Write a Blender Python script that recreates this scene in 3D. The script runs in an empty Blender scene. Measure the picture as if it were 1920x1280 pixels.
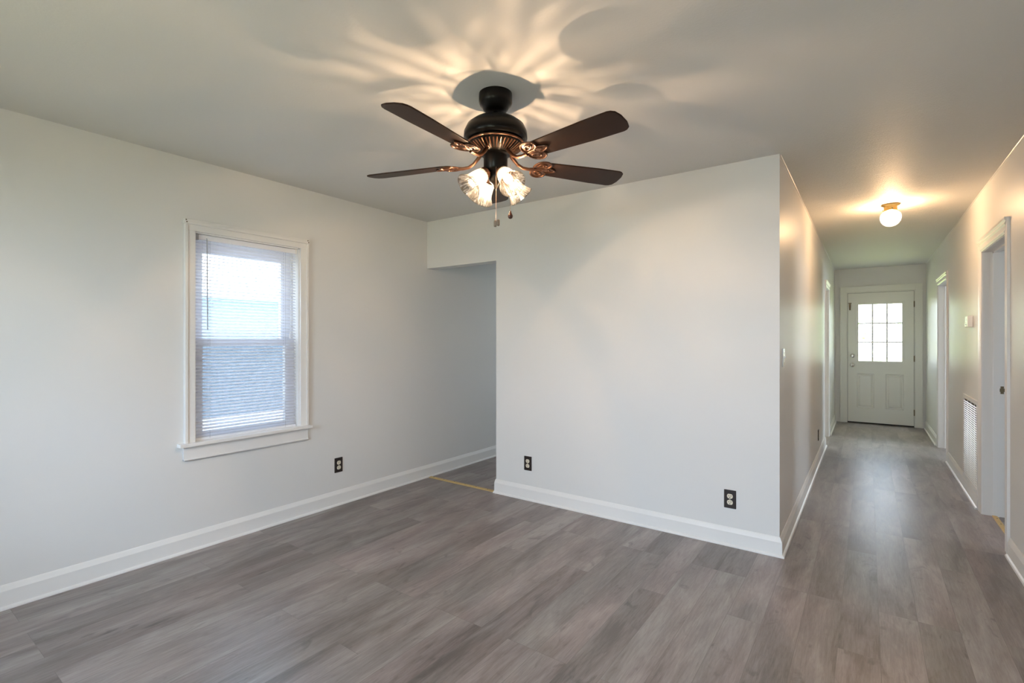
import bpy, math, random
from mathutils import Vector, Matrix
random.seed(4)
PI = math.pi
sc = bpy.context.scene
C = sc.collection

# ------------------------------------------------------------------ camera
CAM_H = 1.3116
cam_data = bpy.data.cameras.new('camera')
cam = bpy.data.objects.new('camera', cam_data); C.objects.link(cam)
cam.location = (0, 0, CAM_H)
cam.rotation_euler = (PI/2, 0, 0.6221)
cam_data.sensor_width = 36.0
cam_data.lens = 930.12/1920*36.0
cam_data.shift_y = -(640-637.09)/1920
cam_data.clip_start = 0.02; cam_data.clip_end = 300
sc.camera = cam

# ------------------------------------------------------------------ view, world, sun, daylight
sc.view_settings.view_transform = 'Standard'
sc.view_settings.look = 'None'
sc.view_settings.exposure = 0.0
sc.view_settings.gamma = 1.0
sc.view_settings.use_curve_mapping = False
sc.cycles.use_denoising = True
sc.cycles.max_bounces = 12
sc.cycles.diffuse_bounces = 6
sc.cycles.transparent_max_bounces = 24
sc.cycles.sample_clamp_indirect = 6.0

world = bpy.data.worlds.new('world'); sc.world = world; world.use_nodes = True
wn = world.node_tree; wn.nodes.clear()
w_out = wn.nodes.new('ShaderNodeOutputWorld'); w_bg = wn.nodes.new('ShaderNodeBackground')
w_tc = wn.nodes.new('ShaderNodeTexCoord'); w_sep = wn.nodes.new('ShaderNodeSeparateXYZ')
w_rmp = wn.nodes.new('ShaderNodeValToRGB')
w_rmp.color_ramp.elements[0].position = 0.0; w_rmp.color_ramp.elements[0].color = (0.86, 0.93, 1.0, 1)
w_rmp.color_ramp.elements[1].position = 0.7; w_rmp.color_ramp.elements[1].color = (0.55, 0.75, 1.0, 1)
w_bg.inputs['Strength'].default_value = 9.0
wn.links.new(w_tc.outputs['Generated'], w_sep.inputs[0]); wn.links.new(w_sep.outputs['Z'], w_rmp.inputs[0])
wn.links.new(w_rmp.outputs[0], w_bg.inputs['Color']); wn.links.new(w_bg.outputs[0], w_out.inputs[0])

def light(name, kind, loc, energy, color, direction=None, **kw):
    d = bpy.data.lights.new(name, kind); d.energy = energy; d.color = color
    for k, v in kw.items(): setattr(d, k, v)
    o = bpy.data.objects.new(name, d); C.objects.link(o); o.location = loc
    if direction is not None:
        o.rotation_euler = Vector(direction).to_track_quat('-Z', 'Y').to_euler()
    return o
light('sun', 'SUN', (0, 0, 8), 38.0, (1.0, 0.97, 0.88), (-0.10, 0.15, -0.98), angle=0.01)
# area lights standing in for daylight outside the unseen front windows and the door
light('daylight_front_window', 'AREA', (-1.9, -3.4, 2.35), 88, (0.58, 0.77, 1.0), (0, 1, -0.28), shape='RECTANGLE', size=2.6, size_y=1.9)
light('daylight_front_window', 'AREA', (-0.1, -3.4, 2.35), 215, (0.58, 0.77, 1.0), (0, 1, -0.28), shape='RECTANGLE', size=1.8, size_y=1.9)
light('fill_light_kitchen', 'AREA', (-3.62, 6.5, 1.5), 34, (0.85, 0.93, 1.0), (1, 0, 0), shape='RECTANGLE', size=0.8, size_y=1.0)  # unseen kitchen window light, added to lift the dim side room
light('fill_light_bedroom', 'AREA', (3.8, 4.6, 1.5), 14, (0.80, 0.90, 1.0), (-1, 0, 0), shape='RECTANGLE', size=1.2, size_y=1.2)  # unseen bedroom light, added to brighten the hall through its doorway
light('fill_light_bedroom', 'AREA', (3.8, 7.6, 1.5), 90, (0.80, 0.90, 1.0), (-1, 0, 0), shape='RECTANGLE', size=1.2, size_y=1.2)  # second added bedroom light, lifts the far hall and end door
light('fill_light_bath', 'AREA', (-1.3, 9.9, 1.6), 60, (0.98, 1.0, 0.82), (0, -1, 0), shape='RECTANGLE', size=0.8, size_y=0.9)  # unseen bath window light, added to brighten the end door
light('daylight_door', 'AREA', (0.15, 10.1, 2.75), 280, (0.96, 1.0, 0.62), (0, -1, -1.15), shape='RECTANGLE', size=1.6, size_y=1.0)

# ------------------------------------------------------------------ materials
def new_mat(name):
    m = bpy.data.materials.new(name); m.use_nodes = True
    nt = m.node_tree; nt.nodes.clear()
    out = nt.nodes.new('ShaderNodeOutputMaterial')
    return m, nt, out
def mat(name, col, rough=0.5, metal=0.0, spec=0.5, bump=0.0, bscale=200, vary=0.0, vscale=3.0, coat=0.0):
    m, nt, out = new_mat(name)
    b = nt.nodes.new('ShaderNodeBsdfPrincipled')
    b.inputs['Base Color'].default_value = (*col, 1); b.inputs['Roughness'].default_value = rough
    b.inputs['Metallic'].default_value = metal; b.inputs['Specular IOR Level'].default_value = spec
    b.inputs['Coat Weight'].default_value = coat
    nt.links.new(b.outputs[0], out.inputs[0])
    tc = nt.nodes.new('ShaderNodeTexCoord')
    n2 = nt.nodes.new('ShaderNodeTexNoise'); n2.inputs['Scale'].default_value = vscale; n2.inputs['Detail'].default_value = 3
    nt.links.new(tc.outputs['Object'], n2.inputs['Vector'])
    mx = nt.nodes.new('ShaderNodeMix'); mx.data_type = 'RGBA'
    mx.inputs[6].default_value = (*[c*(1-vary) for c in col], 1); mx.inputs[7].default_value = (*[min(1, c*(1+vary)) for c in col], 1)
    nt.links.new(n2.outputs[0], mx.inputs[0]); nt.links.new(mx.outputs[2], b.inputs['Base Color'])
    if bump:
        n = nt.nodes.new('ShaderNodeTexNoise'); n.inputs['Scale'].default_value = bscale; n.inputs['Detail'].default_value = 4
        bp = nt.nodes.new('ShaderNodeBump'); bp.inputs['Strength'].default_value = bump; bp.inputs['Distance'].default_value = 0.002
        nt.links.new(tc.outputs['Object'], n.inputs['Vector']); nt.links.new(n.outputs[0], bp.inputs['Height'])
        nt.links.new(bp.outputs[0], b.inputs['Normal'])
    return m

def ceiling_mat():
    m, nt, out = new_mat('textured_ceiling_paint')
    N = nt.nodes.new; L = nt.links.new
    b = N('ShaderNodeBsdfPrincipled'); b.inputs['Base Color'].default_value = (0.70, 0.69, 0.67, 1)
    b.inputs['Roughness'].default_value = 0.55; b.inputs['Specular IOR Level'].default_value = 0.28
    L(b.outputs[0], out.inputs[0])
    g = N('ShaderNodeNewGeometry'); sep = N('ShaderNodeSeparateXYZ'); L(g.outputs['Position'], sep.inputs[0])
    # the hall ceiling carries a heavier stipple than the room's
    r = N('ShaderNodeMapRange'); r.inputs['From Min'].default_value = 2.6; r.inputs['From Max'].default_value = 4.4
    r.inputs['To Min'].default_value = 0.12; r.inputs['To Max'].default_value = 0.85
    L(sep.outputs['Y'], r.inputs[0])
    n1 = N('ShaderNodeTexNoise'); n1.inputs['Scale'].default_value = 95; n1.inputs['Detail'].default_value = 5; n1.inputs['Roughness'].default_value = 0.6
    L(g.outputs['Position'], n1.inputs['Vector'])
    n2 = N('ShaderNodeTexNoise'); n2.inputs['Scale'].default_value = 6; n2.inputs['Detail'].default_value = 3
    mp = N('ShaderNodeMapping'); mp.inputs['Scale'].default_value = (0.6, 2.2, 1); L(g.outputs['Position'], mp.inputs[0]); L(mp.outputs[0], n2.inputs['Vector'])
    ad = N('ShaderNodeMath'); ad.operation = 'MULTIPLY_ADD'; ad.inputs[1].default_value = 0.5
    L(n2.outputs[0], ad.inputs[0]); L(n1.outputs[0], ad.inputs[2])
    bp = N('ShaderNodeBump'); bp.inputs['Distance'].default_value = 0.006
    L(r.outputs[0], bp.inputs['Strength']); L(ad.outputs[0], bp.inputs['Height']); L(bp.outputs[0], b.inputs['Normal'])
    return m

def floor_mat():
    m, nt, out = new_mat('grey_oak_vinyl_plank')
    N = nt.nodes.new; L = nt.links.new
    b = N('ShaderNodeBsdfPrincipled'); L(b.outputs[0], out.inputs[0])
    g = N('ShaderNodeNewGeometry'); sep = N('ShaderNodeSeparateXYZ'); L(g.outputs['Position'], sep.inputs[0])
    cmb = N('ShaderNodeCombineXYZ'); 
    xo = N('ShaderNodeMath'); xo.operation = 'ADD'; xo.inputs[1].default_value = 0.400 + 0.1476*40
    yo = N('ShaderNodeMath'); yo.operation = 'ADD'; yo.inputs[1].default_value = 20.2
    L(sep.outputs['X'], xo.inputs[0]); L(sep.outputs['Y'], yo.inputs[0])
    L(yo.outputs[0], cmb.inputs['X']); L(xo.outputs[0], cmb.inputs['Y'])
    br = N('ShaderNodeTexBrick'); br.offset = 0.37; br.offset_frequency = 3; br.squash = 1.0
    br.inputs['Scale'].default_value = 1.0; br.inputs['Brick Width'].default_value = 1.22; br.inputs['Row Height'].default_value = 0.1476
    br.inputs['Mortar Size'].default_value = 0.0009; br.inputs['Mortar Smooth'].default_value = 0.3; br.inputs['Bias'].default_value = 0
    br.inputs['Color1'].default_value = (0, 0, 0, 1); br.inputs['Color2'].default_value = (1, 1, 1, 1); br.inputs['Mortar'].default_value = (0.5, 0.5, 0.5, 1)
    L(cmb.outputs[0], br.inputs['Vector'])
    # per plank offset so the grain does not run on across joints
    off = N('ShaderNodeVectorMath'); off.operation = 'MULTIPLY_ADD'; off.inputs[1].default_value = (17.3, 9.1, 5.7)
    L(br.outputs['Color'], off.inputs[0]); L(cmb.outputs[0], off.inputs[2])
    def grain(scale, detail, rough, dist, s):
        mp = N('ShaderNodeMapping'); mp.inputs['Scale'].default_value = s
        n = N('ShaderNodeTexNoise'); n.inputs['Scale'].default_value = scale; n.inputs['Detail'].default_value = detail
        n.inputs['Roughness'].default_value = rough; n.inputs['Distortion'].default_value = dist
        L(off.outputs[0], mp.inputs[0]); L(mp.outputs[0], n.inputs['Vector']); return n
    broad = grain(1.5, 4, 0.55, 0.8, (1.1, 5.0, 1))
    fine = grain(10, 8, 0.72, 0.5, (0.8, 10, 1))
    fibre = grain(60, 4, 0.6, 0.2, (0.35, 7, 1))
    knot = grain(3.4, 3, 0.6, 1.6, (1.0, 2.6, 1))
    hue = grain(1.1, 2, 0.5, 0.3, (0.8, 2.5, 1))
    ramp = N('ShaderNodeValToRGB'); e = ramp.color_ramp.elements
    e[0].position = 0.37; e[0].color = (0.118, 0.094, 0.086, 1)
    e[1].position = 0.70; e[1].color = (0.385, 0.345, 0.330, 1)
    mid = ramp.color_ramp.elements.new(0.53); mid.color = (0.240, 0.203, 0.193, 1)
    a1 = N('ShaderNodeMath'); a1.operation = 'MULTIPLY_ADD'; a1.inputs[1].default_value = 0.52
    L(broad.outputs[0], a1.inputs[0])
    a2 = N('ShaderNodeMath'); a2.operation = 'MULTIPLY_ADD'; a2.inputs[1].default_value = 0.36; L(fine.outputs[0], a2.inputs[0]); L(a2.outputs[0], a1.inputs[2])
    a4 = N('ShaderNodeMath'); a4.operation = 'MULTIPLY'; a4.inputs[1].default_value = 0.12; L(fibre.outputs[0], a4.inputs[0]); L(a4.outputs[0], a2.inputs[2])
    sb = N('ShaderNodeSeparateColor'); L(br.outputs['Color'], sb.inputs[0])
    a5 = N('ShaderNodeMath'); a5.operation = 'SUBTRACT'; a5.inputs[1].default_value = 0.5; L(sb.outputs[0], a5.inputs[0])
    a3 = N('ShaderNodeMath'); a3.operation = 'MULTIPLY_ADD'; a3.inputs[1].default_value = 0.11; L(a5.outputs[0], a3.inputs[0]); L(a1.outputs[0], a3.inputs[2])
    L(a3.outputs[0], ramp.inputs[0])
    kr = N('ShaderNodeMapRange'); kr.inputs['From Min'].default_value = 0.60; kr.inputs['From Max'].default_value = 0.76
    kr.inputs['To Min'].default_value = 1.0; kr.inputs['To Max'].default_value = 0.50; L(knot.outputs[0], kr.inputs[0])
    mk0 = N('ShaderNodeMix'); mk0.data_type = 'RGBA'; mk0.blend_type = 'MULTIPLY'; mk0.inputs[0].default_value = 1
    L(ramp.outputs[0], mk0.inputs[6]); L(kr.outputs[0], mk0.inputs[7])
    hr_ = N('ShaderNodeValToRGB'); hr_.color_ramp.elements[0].position = 0.35; hr_.color_ramp.elements[0].color = (1.03, 0.98, 0.98, 1)
    hr_.color_ramp.elements[1].position = 0.65; hr_.color_ramp.elements[1].color = (0.96, 1.0, 0.99, 1); L(hue.outputs[0], hr_.inputs[0])
    mk = N('ShaderNodeMix'); mk.data_type = 'RGBA'; mk.blend_type = 'MULTIPLY'; mk.inputs[0].default_value = 1
    L(mk0.outputs[2], mk.inputs[6]); L(hr_.outputs[0], mk.inputs[7])
    seam = N('ShaderNodeMix'); seam.data_type = 'RGBA'; seam.inputs[7].default_value = (0.075, 0.065, 0.06, 1)
    sf = N('ShaderNodeMath'); sf.operation = 'MULTIPLY'; sf.inputs[1].default_value = 0.6; L(br.outputs['Fac'], sf.inputs[0])
    L(sf.outputs[0], seam.inputs[0]); L(mk.outputs[2], seam.inputs[6]); L(seam.outputs[2], b.inputs['Base Color'])
    rr = N('ShaderNodeMapRange'); rr.inputs['To Min'].default_value = 0.26; rr.inputs['To Max'].default_value = 0.42
    L(fine.outputs[0], rr.inputs[0]); L(rr.outputs[0], b.inputs['Roughness'])
    b.inputs['Specular IOR Level'].default_value = 0.85
    hs = N('ShaderNodeMath'); hs.operation = 'SUBTRACT'; L(fine.outputs[0], hs.inputs[0]); L(br.outputs['Fac'], hs.inputs[1])
    bp = N('ShaderNodeBump'); bp.inputs['Strength'].default_value = 0.25; bp.inputs['Distance'].default_value = 0.001
    L(hs.outputs[0], bp.inputs['Height']); L(bp.outputs[0], b.inputs['Normal'])
    return m

def clear_glass(name, tint=(0.97, 0.98, 0.98), refl=1.0, streaks=False):
    """thin glazing: lets light straight through, mirrors at grazing angles"""
    m, nt, out = new_mat(name)
    N = nt.nodes.new; L = nt.links.new
    tr = N('ShaderNodeBsdfTransparent'); tr.inputs[0].default_value = (*tint, 1)
    gl = N('ShaderNodeBsdfGlossy'); gl.inputs['Roughness'].default_value = 0.03 if not streaks else 0.12
    lw = N('ShaderNodeLayerWeight'); lw.inputs['Blend'].default_value = 0.25 if not streaks else 0.42
    mul = N('ShaderNodeMath'); mul.operation = 'MULTIPLY'; mul.inputs[1].default_value = refl; L(lw.outputs['Fresnel'], mul.inputs[0])
    mx = N('ShaderNodeMixShader'); L(mul.outputs[0], mx.inputs[0]); L(tr.outputs[0], mx.inputs[1]); L(gl.outputs[0], mx.inputs[2])
    if streaks:   # uneven tint painted into the glass to throw caustic-like streaks on the ceiling
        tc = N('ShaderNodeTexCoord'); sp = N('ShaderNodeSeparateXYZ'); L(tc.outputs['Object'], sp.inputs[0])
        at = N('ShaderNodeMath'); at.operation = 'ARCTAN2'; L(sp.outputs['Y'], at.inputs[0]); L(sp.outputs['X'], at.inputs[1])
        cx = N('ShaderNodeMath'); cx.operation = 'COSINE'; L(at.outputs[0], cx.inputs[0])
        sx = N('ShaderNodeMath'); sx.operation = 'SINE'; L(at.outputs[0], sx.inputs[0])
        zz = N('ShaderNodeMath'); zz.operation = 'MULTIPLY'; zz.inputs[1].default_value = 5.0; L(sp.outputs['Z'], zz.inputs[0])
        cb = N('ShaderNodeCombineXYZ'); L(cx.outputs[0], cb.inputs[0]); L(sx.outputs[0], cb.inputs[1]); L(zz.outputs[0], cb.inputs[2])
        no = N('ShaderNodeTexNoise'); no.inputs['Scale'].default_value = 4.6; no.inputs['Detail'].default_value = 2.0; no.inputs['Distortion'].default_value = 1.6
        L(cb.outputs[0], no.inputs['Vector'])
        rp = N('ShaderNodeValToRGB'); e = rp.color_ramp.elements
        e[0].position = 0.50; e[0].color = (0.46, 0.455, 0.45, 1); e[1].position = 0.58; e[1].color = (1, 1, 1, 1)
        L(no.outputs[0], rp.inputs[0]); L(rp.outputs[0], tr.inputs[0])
    if streaks:   # the pressed glass scatters a little
        ts = N('ShaderNodeBsdfTranslucent'); ts.inputs[0].default_value = (0.95, 0.95, 0.93, 1); m2 = N('ShaderNodeMixShader'); m2.inputs[0].default_value = 0.025
        L(mx.outputs[0], m2.inputs[1]); L(ts.outputs[0], m2.inputs[2]); mx = m2
    L(mx.outputs[0], out.inputs[0])
    return m

def emit_mix(name, col, strength, clear=0.5):
    m, nt, out = new_mat(name)
    N = nt.nodes.new; L = nt.links.new
    em = N('ShaderNodeEmission'); em.inputs[0].default_value = (*col, 1); em.inputs[1].default_value = strength
    tr = N('ShaderNodeBsdfTransparent'); mx = N('ShaderNodeMixShader'); mx.inputs[0].default_value = 1-clear
    L(tr.outputs[0], mx.inputs[1]); L(em.outputs[0], mx.inputs[2]); L(mx.outputs[0], out.inputs[0])
    return m

def screen_mat():
    m, nt, out = new_mat('insect_screen')
    N = nt.nodes.new; L = nt.links.new
    d = N('ShaderNodeBsdfDiffuse'); d.inputs[0].default_value = (0.12, 0.13, 0.15, 1)
    tr = N('ShaderNodeBsdfTransparent'); mx = N('ShaderNodeMixShader'); mx.inputs[0].default_value = 0.42
    L(tr.outputs[0], mx.inputs[1]); L(d.outputs[0], mx.inputs[2]); L(mx.outputs[0], out.inputs[0])
    return m

def siding_mat():
    m, nt, out = new_mat('blue_lap_siding')
    N = nt.nodes.new; L = nt.links.new
    b = N('ShaderNodeBsdfPrincipled'); b.inputs['Roughness'].default_value = 0.6; b.inputs['Base Color'].default_value = (0.15, 0.21, 0.28, 1)
    g = N('ShaderNodeNewGeometry'); s = N('ShaderNodeSeparateXYZ'); L(g.outputs['Position'], s.inputs[0])
    w = N('ShaderNodeMath'); w.operation = 'FRACT'; ml = N('ShaderNodeMath'); ml.operation = 'MULTIPLY'; ml.inputs[1].default_value = 9
    L(s.outputs['Z'], ml.inputs[0]); L(ml.outputs[0], w.inputs[0])
    bp = N('ShaderNodeBump'); bp.inputs['Strength'].default_value = 0.6; bp.inputs['Distance'].default_value = 0.02
    L(w.outputs[0], bp.inputs['Height']); L(bp.outputs[0], b.inputs['Normal']); L(b.outputs[0], out.inputs[0])
    return m

M_wall = mat('satin_warm_white_wall', (0.76, 0.755, 0.74), 0.40, spec=0.4, bump=0.06, bscale=90, vary=0.012, vscale=1.5)
M_ceil = ceiling_mat()
M_floor = floor_mat()
M_trim = mat('white_semigloss_trim', (0.82, 0.81, 0.79), 0.32, spec=0.5, bump=0.03, bscale=60, vary=0.01)
M_door = mat('white_door_paint', (0.80, 0.80, 0.75), 0.35, vary=0.01)
M_sash = mat('white_vinyl_sash', (0.84, 0.85, 0.87), 0.35)
M_blind = mat('white_blind_vinyl', (0.85, 0.86, 0.90), 0.35)
def slat_mat():
    m, nt, out = new_mat('translucent_slat_vinyl'); N = nt.nodes.new; L = nt.links.new
    b = N('ShaderNodeBsdfPrincipled'); b.inputs['Base Color'].default_value = (0.86, 0.87, 0.90, 1); b.inputs['Roughness'].default_value = 0.35
    t = N('ShaderNodeBsdfTranslucent'); t.inputs[0].default_value = (0.88, 0.90, 0.95, 1)
    mx = N('ShaderNodeMixShader'); mx.inputs[0].default_value = 0.6
    L(b.outputs[0], mx.inputs[1]); L(t.outputs[0], mx.inputs[2]); L(mx.outputs[0], out.inputs[0]); return m
M_slat = slat_mat()
M_wand = mat('clear_grey_plastic_wand', (0.42, 0.44, 0.47), 0.25)
M_gap = mat('dark_gap_weatherstrip', (0.03, 0.025, 0.02), 0.8)
M_brown = mat('dark_brown_plate', (0.020, 0.012, 0.010), 0.35)
M_ivory = mat('ivory_receptacle', (0.78, 0.72, 0.58), 0.35)
M_slot = mat('dark_slot', (0.01, 0.01, 0.01), 0.7)
M_switch = mat('white_switch_plastic', (0.85, 0.85, 0.83), 0.25)
M_brass = mat('brushed_brass', (0.80, 0.55, 0.20), 0.30, metal=1.0)
M_strip = mat('worn_brass_strip', (0.58, 0.42, 0.18), 0.5, metal=0.1, vary=0.15, vscale=30)
M_chrome = mat('satin_nickel', (0.55, 0.54, 0.50), 0.25, metal=1.0)
M_oldmetal = mat('tarnished_hardware', (0.20, 0.16, 0.10), 0.45, metal=0.8)
M_bronze = mat('oil_rubbed_bronze', (0.006, 0.005, 0.004), 0.28, metal=0.1, spec=0.22)
M_bronze_iron = mat('copper_edged_bronze', (0.12, 0.058, 0.034), 0.30, metal=0.75, vary=0.3, vscale=40)
M_blade = mat('dark_walnut_blade', (0.030, 0.013, 0.006), 0.40, spec=0.16, bump=0.08, bscale=40, vary=0.25, vscale=8)
M_fob = mat('dark_wood_fob', (0.06, 0.02, 0.012), 0.3)
M_chain = mat('beaded_copper_chain', (0.60, 0.40, 0.32), 0.35, metal=0.8)
M_shade = clear_glass('streak_tinted_fluted_glass', streaks=True, refl=0.55)
M_glass = clear_glass('window_glass', refl=0.6)
M_bulb = emit_mix('lit_bulb_glass', (1.0, 0.80, 0.52), 7.0, 0.55)
M_globe = emit_mix('lit_ribbed_globe', (1.0, 0.86, 0.70), 1.9, 0.35)
M_screen = screen_mat()
M_siding = siding_mat()
M_white_ext = mat('white_exterior_paint', (0.75, 0.77, 0.80), 0.6)
M_roof = mat('pale_grey_roof', (0.50, 0.52, 0.56), 0.8, vary=0.1, vscale=5)
M_concrete = mat('pale_concrete_drive', (0.36, 0.37, 0.38), 0.9, vary=0.08)
M_front_bounce = mat('warm_bounce_ground', (0.28, 0.265, 0.15), 0.8, vary=0.15, vscale=6)  # unseen front ground, yellowish tan chosen to bounce warm light indoors
M_lawn = mat('lawn_grass', (0.34, 0.36, 0.13), 0.9, vary=0.3, vscale=4, bump=0.5, bscale=30)
M_leaf = mat('pale_green_leaves', (0.30, 0.46, 0.12), 0.6, vary=0.35, vscale=6)
M_bark = mat('grey_bark', (0.20, 0.16, 0.12), 0.9, vary=0.2, vscale=20)

# ------------------------------------------------------------------ mesh helpers
class MB:
    def __init__(s, M=None): s.v = []; s.f = []; s.M = M or Matrix.Identity(4)
    def add(s, vs, fs):
        n = len(s.v); s.v += [tuple(s.M @ Vector(p)) for p in vs]; s.f += [tuple(i+n for i in f) for f in fs]; return s
    def box(s, x0, x1, y0, y1, z0, z1):
        vs = [(x0,y0,z0),(x1,y0,z0),(x1,y1,z0),(x0,y1,z0),(x0,y0,z1),(x1,y0,z1),(x1,y1,z1),(x0,y1,z1)]
        return s.add(vs, [(0,3,2,1),(4,5,6,7),(0,1,5,4),(1,2,6,5),(2,3,7,6),(3,0,4,7)])
    def bev(s, x0, x1, y0, y1, z0, z1, b):
        """box with a chamfer round the outline seen along z top edges and all edges: rounded by stacking"""
        def ring(i, z): return [(x0+i, y0+i, z), (x1-i, y0+i, z), (x1-i, y1-i, z), (x0+i, y1-i, z)]
        rs = [ring(b, z0), ring(0, z0+b), ring(0, z1-b), ring(b, z1)]
        return s.rings(rs)
    def rings(s, rs, close=False):
        n = len(rs[0]); vs = [p for r in rs for p in r]; fs = []
        m = len(rs)
        for i in range(m if close else m-1):
            for j in range(n):
                a = i*n+j; b_ = i*n+(j+1) % n; c = ((i+1) % m)*n+(j+1) % n; d = ((i+1) % m)*n+j
                fs.append((a, b_, c, d))
        if not close: fs.append(tuple(reversed(range(n)))); fs.append(tuple(range((m-1)*n, m*n)))
        return s.add(vs, fs)
    def lathe(s, prof, n=48, cx=0, cy=0, closed=False, flute=0, famp=0.0):
        """prof: (r, z). closed: profile is a loop (a shell with thickness)"""
        rs = []
        for r, z in prof:
            rs.append([(cx+max(r, 1e-5)*(1+famp*math.cos(flute*2*PI*j/n))*math.cos(2*PI*j/n), cy+max(r, 1e-5)*(1+famp*math.cos(flute*2*PI*j/n))*math.sin(2*PI*j/n), z) for j in range(n)])
        return s.rings(rs, close=closed)
    def prism(s, poly, z0, z1):
        n = len(poly)
        return s.rings([[(x, y, z0) for x, y in poly], [(x, y, z1) for x, y in poly]])
    def tube(s, pts, r, n=10, closed=False, flat=1.0):
        pts = [Vector(p) for p in pts]; m = len(pts); rs = []; up = None
        for i in range(m):
            if closed: t = pts[(i+1) % m]-pts[i-1]
            else: t = pts[min(i+1, m-1)]-pts[max(i-1, 0)]
            t.normalize()
            if up is None:
                up = Vector((0, 0, 1)) if abs(t.z) < 0.9 else Vector((1, 0, 0))
            a = t.cross(up).normalized(); b = a.cross(t).normalized(); up = b
            rr = r[i] if isinstance(r, (list, tuple)) else r
            rs.append([tuple(pts[i]+a*rr*math.cos(2*PI*j/n)+b*rr*flat*math.sin(2*PI*j/n)) for j in range(n)])
        return s.rings(rs, close=closed)
    def extrude_profile(s, prof, p0, p1, nrm, m0=0.0, m1=0.0):
        """prof: (out, z); runs p0->p1 (xy), out along nrm; m0/m1: mitre extension per unit out"""
        p0 = Vector(p0); p1 = Vector(p1); n = Vector(nrm).normalized(); t = (p1-p0).normalized()
        A = [((p0+n*o-t*m0*o).x, (p0+n*o-t*m0*o).y, z) for o, z in prof]
        B = [((p1+n*o+t*m1*o).x, (p1+n*o+t*m1*o).y, z) for o, z in prof]
        return s.rings([A, B])
    def build(s, name, m, parent=None, smooth=False, bevel=0.0, **props):
        me = bpy.data.meshes.new(name); me.from_pydata(s.v, [], s.f); me.update()
        import bmesh
        bm = bmesh.new(); bm.from_mesh(me); bmesh.ops.recalc_face_normals(bm, faces=bm.faces)
        if bevel:
            ed = [e for e in bm.edges if len(e.link_faces) == 2 and e.calc_face_angle(0) > 0.6]
            bmesh.ops.bevel(bm, geom=ed, offset=bevel, segments=2, affect='EDGES', profile=0.6, clamp_overlap=True)
        bm.to_mesh(me); bm.free()
        me.materials.append(m)
        if smooth:
            me.shade_smooth()
            try: me.set_sharp_from_angle(angle=math.radians(38))
            except Exception: pass
        o = bpy.data.objects.new(name, me); C.objects.link(o)
        if parent is not None: o.parent = parent
        for k, v in props.items(): o[k] = v
        return o

def thing(name, label, cat, loc=(0, 0, 0), rz=0.0, group=None):
    o = bpy.data.objects.new(name, None); C.objects.link(o); o.empty_display_size = 0.1
    o.location = loc; o.rotation_euler = (0, 0, rz); o['label'] = label; o['category'] = cat
    if group: o['group'] = group
    return o
def tag(o, label, cat, group=None):
    o['label'] = label; o['category'] = cat
    if group: o['group'] = group
    return o
def struct(mb, name, m, parent=None, **kw):
    o = mb.build(name, m, parent, **kw)
    if parent is None: o['kind'] = 'structure'
    return o
def struct_root(name, loc=(0, 0, 0), rz=0.0):
    o = bpy.data.objects.new(name, None); C.objects.link(o); o.location = loc; o.rotation_euler = (0, 0, rz)
    o['kind'] = 'structure'; o.empty_display_size = 0.1
    return o
def wall_with_holes(mb, along, a0, a1, t0, t1, z0, z1, holes):
    """a wall running along axis 'x' or 'y' from a0 to a1, thickness t0..t1, with holes (h0,h1,hz0,hz1)"""
    def B(p, q, za, zb):
        if q-p < 1e-6 or zb-za < 1e-6: return
        if along == 'x': mb.box(p, q, t0, t1, za, zb)
        else: mb.box(t0, t1, p, q, za, zb)
    cur = a0
    for h0, h1, hz0, hz1 in sorted(holes):
        B(cur, h0, z0, z1); B(h0, h1, z0, hz0); B(h0, h1, hz1, z1); cur = h1
    B(cur, a1, z0, z1)
    return mb

# ------------------------------------------------------------------ room dimensions (metres, camera at x=y=0)
XL, YB, XH, XR, YE, ZC = -3.43, 3.39, -0.434, 0.703, 9.55, 2.44
YF = -0.95
XO, ZO = -2.598, 1.994
T = 0.12
WY0, WY1, WZ0, WZ1 = 1.362, 2.078, 0.675, 1.995        # left wall window
DX0, DX1, DZ1 = -0.285, 0.590, 2.075                    # end door opening
RO1 = (4.29, 5.11, 1.985); RO2 = (7.13, 7.96, 1.985); LO1 = (7.34, 7.985, 2.0)

struct(MB().box(XL-0.16, 3.7, YF-0.16, YE+0.16, -0.12, 0.0), 'floor', M_floor)
struct(MB().box(XL-0.16, 3.7, YF-0.16, YE+0.16, ZC, ZC+0.12), 'ceiling', M_ceil)
struct(wall_with_holes(MB(), 'y', YF-0.16, YE+0.16, XL-0.16, XL, 0, ZC, [(WY0, WY1, WZ0-0.0215, WZ1), (6.1, 6.9, 1.0, 2.0)]), 'wall_left', M_wall)
struct(wall_with_holes(MB(), 'x', XL, XR, YF-0.16, YF, 0, ZC, [(-2.6, -1.4, 0.7, 2.0), (-0.8, 0.1, 0.7, 2.0)]), 'wall_front', M_wall)
struct(MB().box(XO, XH, YB, YB+T, 0, ZC).box(XL, XO, YB, YB+T, ZO, ZC), 'wall_back', M_wall)
struct(wall_with_holes(MB(), 'y', YB+T, YE, XH-T, XH, 0, ZC, [(LO1[0], LO1[1], 0, LO1[2])]), 'wall_hall_left', M_wall)
struct(wall_with_holes(MB(), 'y', YF-0.16, YE, XR, XR+T, 0, ZC, [(RO1[0], RO1[1], 0, RO1[2]), (RO2[0], RO2[1], 0, RO2[2])]), 'wall_right', M_wall)
struct(wall_with_holes(MB(), 'x', XL, 3.7, YE, YE+0.16, 0, ZC, [(DX0, DX1, 0, DZ1), (-1.7, -0.9, 1.1, 2.0)]), 'wall_end', M_wall)
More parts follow.
